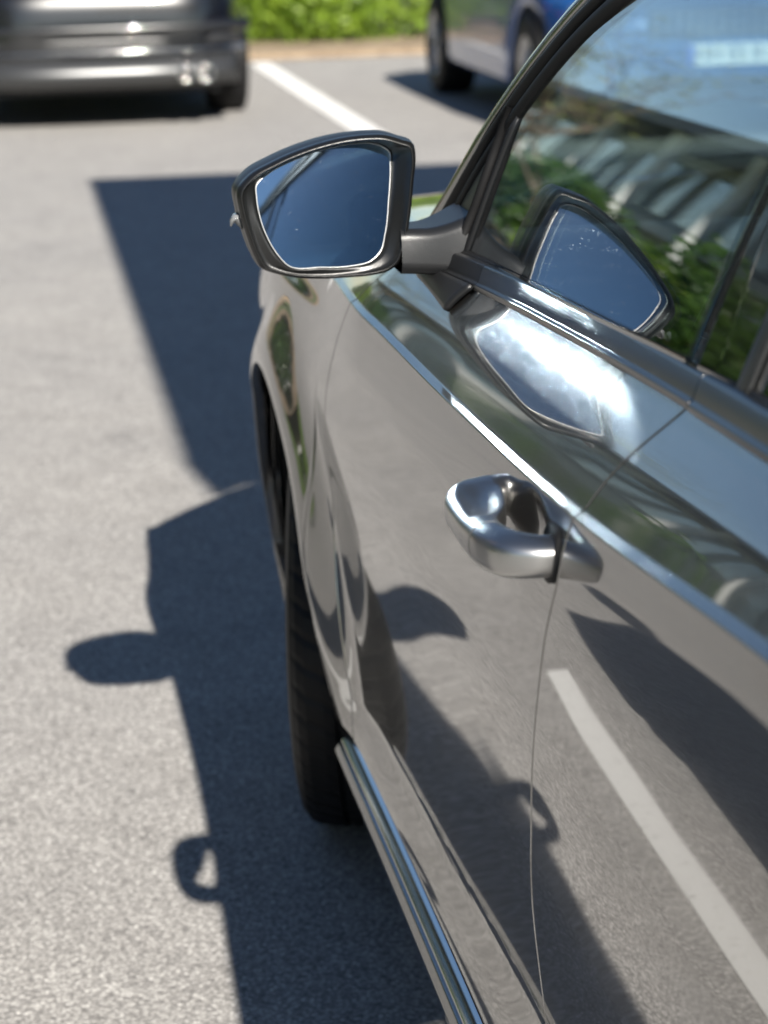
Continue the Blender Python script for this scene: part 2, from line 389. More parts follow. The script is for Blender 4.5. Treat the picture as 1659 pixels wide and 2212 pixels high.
def tree(loc, h, seed, label, nleaf=1800):
    r = random.Random(seed); t = root('spring_tree', loc, label, 'tree', 'spring trees along the planting bank'); b = MB(); tips = []
    def grow(p, d, L, rad, lev):
        pts = [p]; rr = [rad]; q = Vector(p); dd = Vector(d)
        for i in range(4):
            dd = (dd+Vector((r.gauss(0, .16), r.gauss(0, .16), r.gauss(.03, .10)))).normalized(); q = q+dd*L/4; pts.append(tuple(q)); rr.append(rad*(1-.16*(i+1)))
            if lev >= 3: tips.append(tuple(q))
        b.tube(pts, rr, 6 if lev < 2 else 4, cap=False)
        if lev < 5:
            for k in range(3 if lev < 4 else 2):
                ax = Vector((r.gauss(0, 1), r.gauss(0, 1), r.gauss(.1, .5))).normalized(); nd_ = (dd*.75+ax*.75).normalized()
                s = pts[r.choice([2, 3, 4])]; grow(s, nd_, L*r.uniform(.6, .8), rad*.5, lev+1)
    grow(loc, (0, 0, 1), h*.34, h*.011, 0)
    b.build('trunk', 'bark', t); tips = np.array(tips)
    V, F = leaves(nleaf, lambda n: tips[rng.integers(0, len(tips), n)]+rng.normal(0, .09, (n, 3)), .045)
    fast_mesh('crown', V, F, 'leaf_spring', t)
tree((-6.7, 28.5, .42), 7.5, 3, 'spring tree with fine bare twigs nearest on the planting bank', 700)
tree((-6.6, 37.5, .42), 9.0, 11, 'tall spring tree in the middle of the planting bank', 800)
tree((-6.4, 48.0, .42), 9.5, 23, 'spring tree at the far end of the planting bank', 700)

def office():
    A = np.array([-11.4, 78.0]); B = np.array([-9.3, -6.0]); Ld = np.linalg.norm(B-A); t = (B-A)/Ld; nrm = np.array([t[1], -t[0]]);
    if nrm[0] < 0: nrm = -nrm
    r = root('office_building', (*((A+B)/2), 0), 'long low office building with white columns and dark flat roof', 'building')
    def P(s, d, z): q = A+t*s+nrm*d; return (q[0], q[1], z)
    def slab(name, s0, s1, d0, d1, z0, z1, m, parent=r):
        v = [P(s, d, z) for z in (z0, z1) for s, d in ((s0, d0), (s1, d0), (s1, d1), (s0, d1))]
        return mesh(name, v, [(0, 1, 2, 3), (7, 6, 5, 4), (0, 4, 5, 1), (1, 5, 6, 2), (2, 6, 7, 3), (3, 7, 4, 0)], m, parent, smooth=False)
    slab('wall', 0, Ld, -9, 0, 0, 5.4, 'facade'); slab('roof', -.5, Ld+.5, -9.5, 1.3, 5.4, 5.75, 'roof_dark'); slab('floor_slab', -.2, Ld+.2, 0.02, .5, 2.75, 3.05, 'slab'); slab('plinth', 0, Ld, .02, .3, 0, .5, 'slab')
    n = int(Ld/5.2)
    for k in range(n+1):
        s = k*Ld/n; c = MB(); c.tube([P(s, 1.0, 0), P(s, .95, 2.0), P(s, .9, 4.2), P(s, 1.05, 5.45)], [.17, .15, .15, .20], 8); c.build('column', 'white_column', r)
    for k in range(n):
        s = (k+.5)*Ld/n
        for z0, z1 in ((.8, 2.55), (3.25, 5.1)):
            f = slab('window', s-2.2, s+2.2, .01, .07, z0, z1, 'slab'); slab('pane', s-2.1, s-.06, .075, .10, z0+.1, z1-.1, 'facade_glass', f); slab('pane', s+.06, s+2.1, .075, .10, z0+.1, z1-.1, 'facade_glass', f)
office()

# carport whose roof throws the large shadow across the lane
def carport():
    z = 3.45; x0 = .035-z*SH[0]; y1 = 8.72-z*1.55; y0 = y1-6.0; x1 = 9.5
    r = root('carport', (5.0, (y0+y1)/2, 0), 'steel carport with corrugated roof over the grey car', 'carport')
    P = []; n = 180
    for i in range(n+1):
        x = x0+(x1-x0)*i/n; zz = z+.02*(1 if (i//2) % 2 else -1)
        P.append([(x, y0, zz), (x, y1, zz)])
    o = grid('roof_sheet', P, 'corrugated', r, smooth=False); mod_solid(o, .004)
    for yy in (y0+.04, y1-.10): box('edge_beam', (x0, yy, z+.03), (x1, yy+.06, z+.17), 'steel', r)
    for xx in (x0, x0+3.0, x0+6.0): box('cross_beam', (xx, y0+.11, z+.05), (xx+.06, y1-.11, z+.15), 'steel', r)
    for yy in (y0+.9, y1-.9):
        box('post', (5.6, yy, 0), (5.74, yy+.14, z+.028), 'steel', r, .006)
carport()

# ================================================================== the grey car (nose towards +Y, its left flank at x = 0)
CW = 1.87; XM = CW/2
def zc_(y): return catmull([-3.2, -2.6, -2.1, -1.7, -1.39, -.9, -.4, .05, .5, .9, 1.2, 1.5, 1.75], [.965, .985, .992, .985, .967, .925, .903, .897, .884, .862, .825, .75, .68], y)
def zb_(y): return catmull([-3.2, -2.2, -1.8, -1.4, -1.0, -.6, -.2, .15, .5, .9, 1.2, 1.5, 1.75], [1.03, 1.06, 1.058, 1.042, 1.022, 1.001, .980, .957, .922, .896, .86, .785, .71], y)
def T_(y): return catmull([-3.15, -3.0, -2.8, -2.5, -2.1, -1.6, -1.0, -.4, 0, .3, .5, .74, .95, 1.1, 1.25, 1.4, 1.55, 1.66, 1.72], [.25, .12, .05, .012, -.002, .002, .005, .009, .006, .0015, .0005, .000, .001, .006, .028, .10, .23, .42, .60], y)
def G_(y, z): return .0946+.02*(max(y, -1.02)+1.02)+.30*(z-1.03)+.35*(z-1.03)*abs(z-1.03)+.05*max(0, -1.3-y)
HZ = .889; DIMPLE = (-.800, HZ)
def S_(y, z):
    zc = float(zc_(y)); zb = float(zb_(y)); t = float(T_(y)); f = min(1, max(0, (y-.05)/.45)); f = f*f*(3-2*f); q = min(1, max(0, (-y-1.5)/.3))
    low = .036*(1-f)*(1-q)+.02*max(f, q); zk = pchip([-1.7, -.75, -.26, .2], [.45, .41, .375, .355], y)
    if z <= zk: x = pchip([.1, .185, .235, .295, zk], [.10, .05, .026, .024, low], z)
    elif z <= zc:
        x = pchip([zk, .60, .74, .83, zc-.03, zc], [low, .014, .004, .004+.012*f, .009+.016*f, .0165+.018*f], z)
    elif z <= zc+.005: x = .0165+.018*f+(.0068)*(z-zc)/.005
    else:
        k = zc+.005; m = (zb-k); q_ = m/.094; xa = pchip([k, k+.45*m, k+m, k+m+.2], [.0233, .0233+.0265*q_, .0233+.0690*q_, .20], z); xb = pchip([k, k+.45*m, k+m, k+m+.2], [.0413, .065, .110, .60], z)
        x = xa*(1-f)+xb*f
    if -1.0 < y < -.65 and .78 < z < zc:
        e = ((y-DIMPLE[0])/.064)**2+((z-DIMPLE[1])/.027)**2
        if e < 1: x = x+.010*(1-e)**1.6
    if .0 < y < 1.35:
        d = max(0.0, math.hypot(y-.74, z-.335)-.372); x = x-pchip([.2, .24, .33, .42, .5, .8], [0.0, .002, .017, .031, .038, .034], z)*math.exp(-(d/.072)**2)*(1 if y < .95 else max(0.0, 1-(y-.95)/.4))
    return float(x)+t
CAR = root('parked_car', (XM, -.7, 0), 'metallic grey saloon car filling the foreground, wing mirror and chrome door handle', 'car')
CAR_L = CAR.location.copy()
def flip_x(P): P = np.array(P, float); P[..., 0] = CW-P[..., 0]; return P
def rolled(name, P, mt_, right):
    # skin plus an edge that rolls inwards; the border edges are sharp so that the skin keeps its own normals
    nu, nv = P.shape[:2]; V = list(map(tuple, P.reshape(-1, 3))); F = gridfaces(nu, nv, False, not right); sgn = -1 if right else 1
    loop = [(i, 0) for i in range(nu)]+[(nu-1, j) for j in range(1, nv)]+[(i, nv-1) for i in range(nu-2, -1, -1)]+[(0, j) for j in range(nv-2, 0, -1)]
    L = len(loop); rings = [[i*nv+j for i, j in loop]]
    for t, d in ((.0006, .0002), (.0011, .0007), (.0014, .0016), (.0014, .016)):
        ring = []
        for i, j in loop:
            p = P[i, j]; q = P[min(max(i, 1), nu-2), min(max(j, 1), nv-2)]; w = p-q; w[0] = 0; w = w/(np.linalg.norm(w)+1e-9)
            V.append((p[0]+sgn*d, p[1]+w[1]*t, p[2]+w[2]*t)); ring.append(len(V)-1)
        rings.append(ring)
    for a, b in zip(rings[:-1], rings[1:]):
        for k in range(L):
            f = (a[k], b[k], b[(k+1) % L], a[(k+1) % L]); F.append(f if not right else f[::-1])
    o = mesh(name, V, F, mt_, CAR); key = {frozenset((rings[0][k], rings[0][(k+1) % L])) for k in range(L)}
    for e in o.data.edges:
        if frozenset(e.vertices) in key: e.use_edge_sharp = True
    return o
def side_panel(name, y0f, y1f, zlow, ny, lowrows, top_off=0.0, ztop=None, right=False, mt_='paint', dens=None):
    us = np.linspace(0, 1, ny) if dens is None else dens
    P = []
    for u in us:
        col = []
        ym = (1-u)*y0f(.34)+u*y1f(.34); zl = zlow(ym)
        for it in range(6): zl = .5*zl+.5*zlow((1-u)*y0f(zl)+u*y1f(zl))
        ym = (1-u)*y0f(.7)+u*y1f(.7)
        zc = float(zc_(ym))
        frac = np.linspace(0, 1, lowrows); fine = lowrows > 60
        if fine: frac = np.sort(np.r_[frac, .996, .9985])
        rows = [('a', f) for f in frac]+[('b', f) for f in ((.2, .5, .8, 1.0) if fine else (.5, 1.0))]+[('t', f) for f in ([.02, .05]+list(np.linspace(.1, 1, 16)) if fine else np.linspace(0, 1, 11)[1:])]
        for kind, f in rows:
            zg = zl+(zc-zl)*f if kind == 'a' else zc+.005 if kind == 'b' else zc+.05
            for it in range(2):
                y = (1-u)*y0f(zg)+u*y1f(zg); zc2 = float(zc_(y)); zl2 = zl
                zt = float(zb_(y))+top_off
                zg = zl2+(zc2-zl2)*f if kind == 'a' else zc2+.005*f if kind == 'b' else zc2+.005+(zt-zc2-.005)*f
            col.append((S_(y, zg), y, zg))
        P.append(col)
    P = np.array(P)
    if right: P = flip_x(P)
    return rolled(name, P, mt_, right)
Fz = lambda z: float(catmull([.2, .3, .45, .6, .7, .785, .845, .886, .91, .94, .97, 1.05], [.27, .275, .30, .325, .325, .285, .228, .194, .170, .12, .07, -.05], z))
Bz = lambda z: float(catmull([.2, .3, .42, .54, .64, .72, .77, .82, .85, .88, .92, .95, .99, 1.03, 1.1], [-.73, -.735, -.742, -.758, -.802, -.84, -.86, -.884, -.903, -.918, -.925, -.936, -.964, -1.0, -1.06], z))
Cz = lambda z: float(catmull([.2, .3, .45, .6, .75, .9, 1.1], [-1.66, -1.66, -1.69, -1.76, -1.83, -1.85, -1.85], z))
AR = .372
def arch(yc, zc, r=AR):
    def f(y):
        d = abs(y-yc)
        return zc+math.sqrt(max(0, r*r-d*d)) if d < r else .2
    return f
g = .0029
_q = np.linspace(0, 1, 400); _d = 1+1.6*np.exp(-((_q-.12)/.13)**2); _c = np.cumsum(_d); _c = (_c-_c[0])/(_c[-1]-_c[0]); DN = np.interp(np.linspace(0, 1, 130), _c, _q)
for right in (False, True):
    fd = side_panel('front_door', lambda z: Bz(z)+g, lambda z: Fz(z)-g, lambda y: .298, 0, 80 if not right else 40, right=right, dens=DN if not right else np.linspace(0, 1, 50))
    rd = side_panel('rear_door', lambda z: Cz(z)+g, lambda z: Bz(z)-g, lambda y: .298 if y > -1.69 else arch(-2.1, .335)(y), 90 if not right else 40, 80 if not right else 40, right=right)
    a1 = arch(.74, .335); ff = []
    yy = np.concatenate([np.linspace(0, .02, 3)[:-1], .5-.5*np.cos(np.linspace(.18, math.pi, 70))]); 
    ff = side_panel('front_fender', lambda z: Fz(z)+g, lambda z: 1.16, lambda y: a1(y) if y > .74-AR else .30, 0, 70 if not right else 40, right=right, dens=np.linspace(0, 1, 110 if not right else 60))
    a2 = arch(-2.1, .335)
    qp = side_panel('rear_quarter', lambda z: -3.12, lambda z: Cz(z)-g, lambda y: a2(y), 70, 34, right=right)
    if not right: FDOOR, RDOOR, FEND = fd, rd, ff
def ribbon(name, ys, sec, mt_, parent, right=False, closed=True, flip=False):
    P = []
    for y in ys: P.append([(x, yy, z) for (x, yy, z) in sec(y)])
    P = np.array(P)
    if right: P = flip_x(P)
    nu, nv = P.shape[:2]
    if closed:
        V = P.reshape(-1, 3); F = [(i*nv+j, (i+1)*nv+j, (i+1)*nv+(j+1) % nv, i*nv+(j+1) % nv) for i in range(nu-1) for j in range(nv)]
        F += [tuple(range(nv)), tuple(range((nu-1)*nv, nu*nv))[::-1]]
        if right: F = [f[::-1] for f in F]
        return mesh(name, V, F, mt_, parent)
    return grid(name, P, mt_, parent, flip=flip)
def body_dark():
    # inner body behind the shut lines, floor and wheel housings
    for right in (False, True):
        P = []
        for y in np.linspace(-3.0, 1.2, 60):
            zl = max(.2, (arch(.74, .335, .40)(y)), (arch(-2.1, .335, .40)(y)))
            P.append([(S_(y, z)+.03, y, z) for z in np.linspace(zl, float(zb_(y))-.03, 12)])
        if right: P = flip_x(P)
        grid('inner_body', P, 'dark', CAR)
    box('floor_pan', (.14, -2.95, .17), (CW-.14, 1.3, .24), 'dark', CAR)
body_dark()
for right in (False, True):
    sk_ = ribbon('side_skirt', np.linspace(-1.66, .335, 40), lambda y: [(.018+T_(y)*.6, y, .2755), (.012+T_(y)*.6, y, .2735), (.006+T_(y)*.6, y, .264), (.010+T_(y)*.6, y, .246), (.035+T_(y)*.6, y, .205), (.09, y, .186), (.09, y, .285), (.040, y, .285)], 'paint', CAR, right)
    mod_bevel(sk_, .002, 2, 30)
    cs = ribbon('chrome_strip', np.linspace(-1.655, .33, 40), lambda y: [(.034+T_(y)*.6, y, .2855), (.030+T_(y)*.6, y, .2900), (.0155+T_(y)*.6, y, .2800), (.014+T_(y)*.6, y, .2770), (.020+T_(y)*.6, y, .2720)], 'chrome', sk_, right)
    mod_bevel(cs, .0012, 2, 30)
    # belt mouldings
    def trim(y, zo=0.0, out=0.0):
        zb = float(zb_(y)); xb = S_(y, zb)-out; xt = xb+.013
        return [(xb+.006, y, zb-.003), (xb-.0035, y, zb-.003), (xb-.0045, y, zb-.001), (xb-.0045, y, zb+.0035), (xb-.0005, y, zb+.0055), (xb+.0045, y, zb+.0205+zo), (xb+.0065, y, zb+.0225+zo), (xt, y, zb+.0235+zo), (xt+.003, y, zb+.016)]
    fdo = FDOOR if not right else [c for c in CAR.children if c.name.startswith('front_door')][1]
    rdo = RDOOR if not right else [c for c in CAR.children if c.name.startswith('rear_door')][1]
    mod_bevel(ribbon('belt_moulding', np.linspace(-.998, -.262, 30), trim, 'satin_chrome', fdo, right), .0012, 2, 35)
    mod_bevel(ribbon('belt_moulding_end', np.linspace(-.260, -.115, 12), lambda y: trim(y, 0, -.001), 'black_plastic', fdo, right), .0012, 2, 35)
    ribbon('window_seal', np.linspace(-2.1, -.11, 50), lambda y: [(S_(y, float(zb_(y)))+.010, y, float(zb_(y))+.014), (S_(y, float(zb_(y)))+.012, y, float(zb_(y))+.0225), (G_(y, float(zb_(y))+.03)-.002, y, float(zb_(y))+.027), (G_(y, float(zb_(y))+.03)+.006, y, float(zb_(y))+.014)], 'rubber', CAR, right)
    mod_bevel(ribbon('belt_moulding', np.linspace(-2.15, -1.004, 34), lambda y: trim(y, .001, .0018), 'satin_chrome', rdo, right), .0025, 3, 35)

# greenhouse
E_pts = np.array([(.30, .90), (.13, .985), (.055, 1.03), (-.064, 1.133), (-.248, 1.264), (-.44, 1.345), (-.64, 1.388), (-.9, 1.408), (-1.4, 1.40), (-1.9, 1.325), (-2.4, 1.165), (-2.62, 1.085)])
Ez = lambda y: float(catmull(E_pts[::-1, 0], E_pts[::-1, 1], y))
def glass_top(y): return Ez(y)-(.060 if y > -.5 else .045)
def glass_panel(name, ya, yb, mt_, parent, right=False, off=.0, n=40, m=10, ztop=None, zbot=None, th=.004, sa=0.0, sb=0.0):
    P = []
    for u, y in zip(np.linspace(0, 1, n), np.linspace(ya, yb, n)):
        z0 = (zbot or (lambda yy: float(zb_(yy))+.012))(y); z1 = max(z0+.002, (ztop or glass_top)(y))
        k = sa*(1-u)+sb*u; P.append([(G_(y-k*(z-1.03), z)+off, y-k*(z-1.03), z) for z in np.linspace(z0, z1, m)])
    if right: P = flip_x(P)
    o = grid(name, P, mt_, parent, flip=not right); mod_solid(o, th); return o
for right in (False, True):
    fdo = FDOOR if not right else [c for c in CAR.children if c.name.startswith('front_door')][1]
    rdo = RDOOR if not right else [c for c in CAR.children if c.name.startswith('rear_door')][1]
    glass_panel('window_glass', -.962, -.098, 'car_glass', fdo, right, sa=.2, m=24)
    glass_panel('pillar_trim', -1.060, -.970, 'gloss_black', rdo, right, m=24, sa=.2, sb=.2, ztop=lambda y: Ez(y)-.03)
    glass_panel('pillar_moulding', -1.086, -1.062, 'silver_plastic', rdo, right, off=-.002, n=4, m=24, sa=.2, sb=.2, ztop=lambda y: Ez(y)-.035)
    glass_panel('window_glass', -1.85, -1.089, 'dark_glass', rdo, right, sb=.2, m=24)
    qg = glass_panel('quarter_trim', -2.35, -1.855, 'gloss_black', CAR, right, ztop=lambda y: Ez(y)-.03)
    # mirror sail: black triangle at the front of the window with a rubber lip at its rear edge
    sail = glass_panel('mirror_sail', -.150, .085, 'black_plastic', fdo, right, off=-.003, n=24, ztop=lambda y: min(Ez(y)-.035, 1.150), zbot=lambda y: float(zb_(y))+.01, th=.010, sa=.28)
    r = MB(); pts = [(-.152, 1.152), (-.150, 1.10), (-.140, 1.05), (-.108, .985)]
    r.tube([((G_(y, z)-.006) if not right else CW-G_(y, z)+.006, y, z) for y, z in pts], .0055, 8); r.build('sail_seal', 'rubber', fdo)
    # A-pillar: painted outer edge, then two rubber ribs towards the glass
    def pillar(name, d0, d1, out, mt_, y0=.28, y1=-2.5, n=70):
        P = []
        for y in np.linspace(y0, y1, n):
            z = Ez(y); dz = (Ez(y-.02)-Ez(y+.02))/.04; L = math.hypot(1, dz); ny_, nz_ = -dz/L, -1/L     # inward normal in the (y,z) side view
            row = []
            for k, a in enumerate(np.linspace(0, 1, 7)):
                d = d0+(d1-d0)*a; yy = y+ny_*d; zz = z+nz_*d
                row.append((G_(yy, zz)-out*math.sin(math.pi*a)**.7-.001, yy, zz))
            row += [(row[-1][0]+.02, row[-1][1], row[-1][2]), (row[0][0]+.02, row[0][1], row[0][2])]
            P.append(row)
        if right: P = flip_x(P)
        P = np.array(P); nv = P.shape[1]
        F = [(i*nv+j, (i+1)*nv+j, (i+1)*nv+(j+1) % nv, i*nv+(j+1) % nv) for i in range(n-1) for j in range(nv)]
        if right: F = [f[::-1] for f in F]
        return mesh(name, P.reshape(-1, 3), F, mt_, CAR)
    pillar('roof_pillar', -.004, .022, .008, 'paint'); pillar('pillar_seal', .0225, .042, .009, 'rubber', .20, -2.3); pillar('pillar_seal', .0425, .064, .006, 'rubber', .12, -2.2)
# roof, windscreen, bonnet, rear glass and boot
def across(name, y_list, zf, xe, crown, mt_, bow=lambda u, y: 0, n=25, th=.006, flip=False):
    P = []
    for y in y_list:
        a = xe(y); row = []
        for k in range(n):
            u = -1+2*k/(n-1); row.append((XM+u*(XM-a), y+bow(u, y), zf(y)+crown(y)*(1-abs(u)**2.4)))
        P.append(row)
    o = grid(name, P, mt_, CAR, flip=flip); mod_solid(o, th); return o
edge_x = lambda y: G_(y, Ez(y))+.004
across('roof', np.linspace(-.52, -2.0, 24), Ez, edge_x, lambda y: .05, 'paint', bow=lambda u, y: .06*(1-u*u) if y > -.6 else 0, flip=True)
across('windscreen', np.linspace(.30, -.51, 24), Ez, edge_x, lambda y: .05-.03*max(0, y+.2), 'car_glass', bow=lambda u, y: .06*(1-u*u)+.34*(1-abs(u)**2.2)*(y+.51)/.81, flip=True)
across('rear_window', np.linspace(-2.01, -2.62, 14), Ez, edge_x, lambda y: .05, 'dark_glass', flip=True)
hood_y = np.linspace(1.60, .34, 26)
across('bonnet', hood_y, lambda y: float(zb_(y))+.002, lambda y: S_(y, float(zb_(y)))+.006, lambda y: .035, 'paint', bow=lambda u, y: .32*(1-abs(u)**2.2)*max(0, (1-(y-.34)/.5)), flip=True)
across('boot_lid', np.linspace(-2.63, -3.14, 12), lambda y: float(zb_(y))+.002, lambda y: S_(max(y, -3.12), float(zb_(y)))+.004, lambda y: .03, 'paint', flip=True)
def wrap(name, y, yo, zs, bow, mt_):
    P = []
    for u in np.linspace(-1, 1, 41):
        x0 = S_(yo, .6)
        P.append([(XM+u*(XM-S_(yo, z)), yo+bow*(1-abs(u)**3)*(1-.25*abs(z-.5)), z) for z in zs])
    o = grid(name, P, mt_, CAR, flip=bow > 0); mod_solid(o, .01); return o
wrap('front_bumper', 0, 1.16, np.linspace(.2, float(zb_(1.16))-.05, 14), .55, 'paint')
wrap('rear_bumper', 0, -3.12, np.linspace(.25, float(zb_(-3.1)), 14), -.12, 'paint')

def wheel(centre, steer, parent, spokes=5, R=.335, width=.245, side=-1):
    c = Vector(centre); ro = Matrix.Rotation(steer, 4, 'Z')
    prof = [(-.5, .62), (-.52, .72), (-.515, .86), (-.49, .935), (-.45, .975), (-.40, .992), (-.30, 1.0)]
    gro = []
    for a in (-.22, -.07, .07, .22): gro += [(a-.018, 1.0), (a-.014, .977), (a+.014, .977), (a+.018, 1.0)]
    prof = prof+gro+[(-p, q) for p, q in prof[::-1]]
    n = 200; V = []
    for i in range(n):
        t = 2*math.pi*i/n
        for a, r_ in prof:
            rr = r_*R-(.003 if (((i+int(abs(a)*14)) % 4 == 0) and r_ > .97 and (abs(a) > .09)) else 0); v = ro @ Vector((a*width, rr*math.cos(t), rr*math.sin(t))); V.append(c+v)
    k = len(prof); F = [(i*k+j, i*k+j+1, ((i+1) % n)*k+j+1, ((i+1) % n)*k+j) for i in range(n) for j in range(k-1)]
    w = bpy.data.objects.new('wheel', None); COL.objects.link(w); w.parent = parent; w.location = c-parent.location; w.empty_display_size = .1
    def add(nm, V, F, m):
        o = mesh(nm, V, F, m, None); o.parent = w; o.location = -c; return o
    ty = add('tyre', V, F, 'rubber'); ty.data.polygons.foreach_set('use_smooth', [False]*len(ty.data.polygons))
    b = MB(); rim = [(.50, .60), (.47, .655), (.40, .64), (.0, .60), (-.40, .64), (-.47, .655), (-.50, .60), (-.3, .57), (.3, .57)]
    V = []
    for i in range(48):
        t = 2*math.pi*i/48
        for a, r_ in rim: V.append(c+ro @ Vector((a*width, r_*R*math.cos(t), r_*R*math.sin(t))))
    k = len(rim); b.add(V, [(i*k+j, i*k+(j+1) % k, ((i+1) % 48)*k+(j+1) % k, ((i+1) % 48)*k+j) for i in range(48) for j in range(k)])
    for s in range(spokes):
        for dt in (-.13, .13):
            t = 2*math.pi*s/spokes; t2 = t+dt; p = lambda r_, tt, a: c+ro @ Vector((a*width*side, r_*R*math.cos(tt), r_*R*math.sin(tt)))
            b.tube([p(.10, t, .36), p(.35, t+dt*.8, .37), p(.61, t2, .33)], [.028, .020, .017], 6)
    b.tube([c+ro @ Vector((.40*width*side, 0, 0)), c+ro @ Vector((.30*width*side, 0, 0))], [.05, .07], 16)
    add('rim', b.v, b.f, 'alloy'); return w
wheel((.146, .74, .335), math.radians(-12), CAR); wheel((CW-.150, .74, .335), math.radians(-12), CAR, side=1)
wheel((.150, -2.10, .335), 0, CAR); wheel((CW-.150, -2.10, .335), 0, CAR, side=1)

# ---- wing mirror
RIM = [(-0.136, 1.0739), (-0.1253, 1.0863), (-0.0968, 1.1016), (-0.061, 1.1148), (-0.0271, 1.1226), (0.0068, 1.1253), (0.0218, 1.1246), (0.0405, 1.1189), (0.0535, 1.1128), (0.054, 1.1108), (0.0518, 1.071), (0.0472, 1.0337), (0.0408, 1.0038), (0.0338, 0.9871), (0.024, 0.98), (0.0067, 0.9761), (-0.022, 0.9747), (-0.0505, 0.9747), (-0.0788, 0.9776), (-0.1012, 0.9835), (-0.1133, 0.9888), (-0.122, 1.0043), (-0.1295, 1.0271), (-0.1351, 1.0498)]
GLS = [(-0.1162, 1.0764), (-0.1027, 1.0878), (-0.0743, 1.1004), (-0.0365, 1.1108), (-0.0083, 1.1142), (0.0105, 1.1138), (0.0237, 1.1101), (0.032, 1.1033), (0.0321, 1.0903), (0.028, 1.0531), (0.0224, 1.0195), (0.0152, 0.9991), (0.0036, 0.9902), (-0.0156, 0.987), (-0.0498, 0.9876), (-0.0875, 0.9925), (-0.0965, 1.0027), (-0.1088, 1.0259), (-0.1153, 1.0504), (-0.1166, 1.0653)]
def resample(L, n, corners=()):
    L = np.array(L+[L[0]], float); s = np.r_[0, np.cumsum(np.linalg.norm(np.diff(L, axis=0), axis=1))]
    # periodic catmull through the points
    q = np.linspace(0, s[-1], n, endpoint=False); out = []
    Lp = np.vstack([L[-3:-1], L, L[1:3]]); sp = np.r_[s[-3]-s[-1], s[-2]-s[-1], s, s[1]+s[-1], s[2]+s[-1]]
    return np.stack([catmull(sp, Lp[:, k], q) for k in (0, 1)], 1)
def polar_resample(L, c, n=120):
    P = resample(L, 600); a = np.arctan2(P[:, 1]-c[1], P[:, 0]-c[0]); r = np.hypot(P[:, 0]-c[0], P[:, 1]-c[1]); o = np.argsort(a); a, r = a[o], r[o]
    q = np.linspace(-math.pi, math.pi, n, endpoint=False); rr = np.interp(q, np.r_[a[-1]-2*math.pi, a, a[0]+2*math.pi], np.r_[r[-1], r, r[0]])
    return np.stack([c[0]+rr*np.cos(q), c[1]+rr*np.sin(q)], 1)
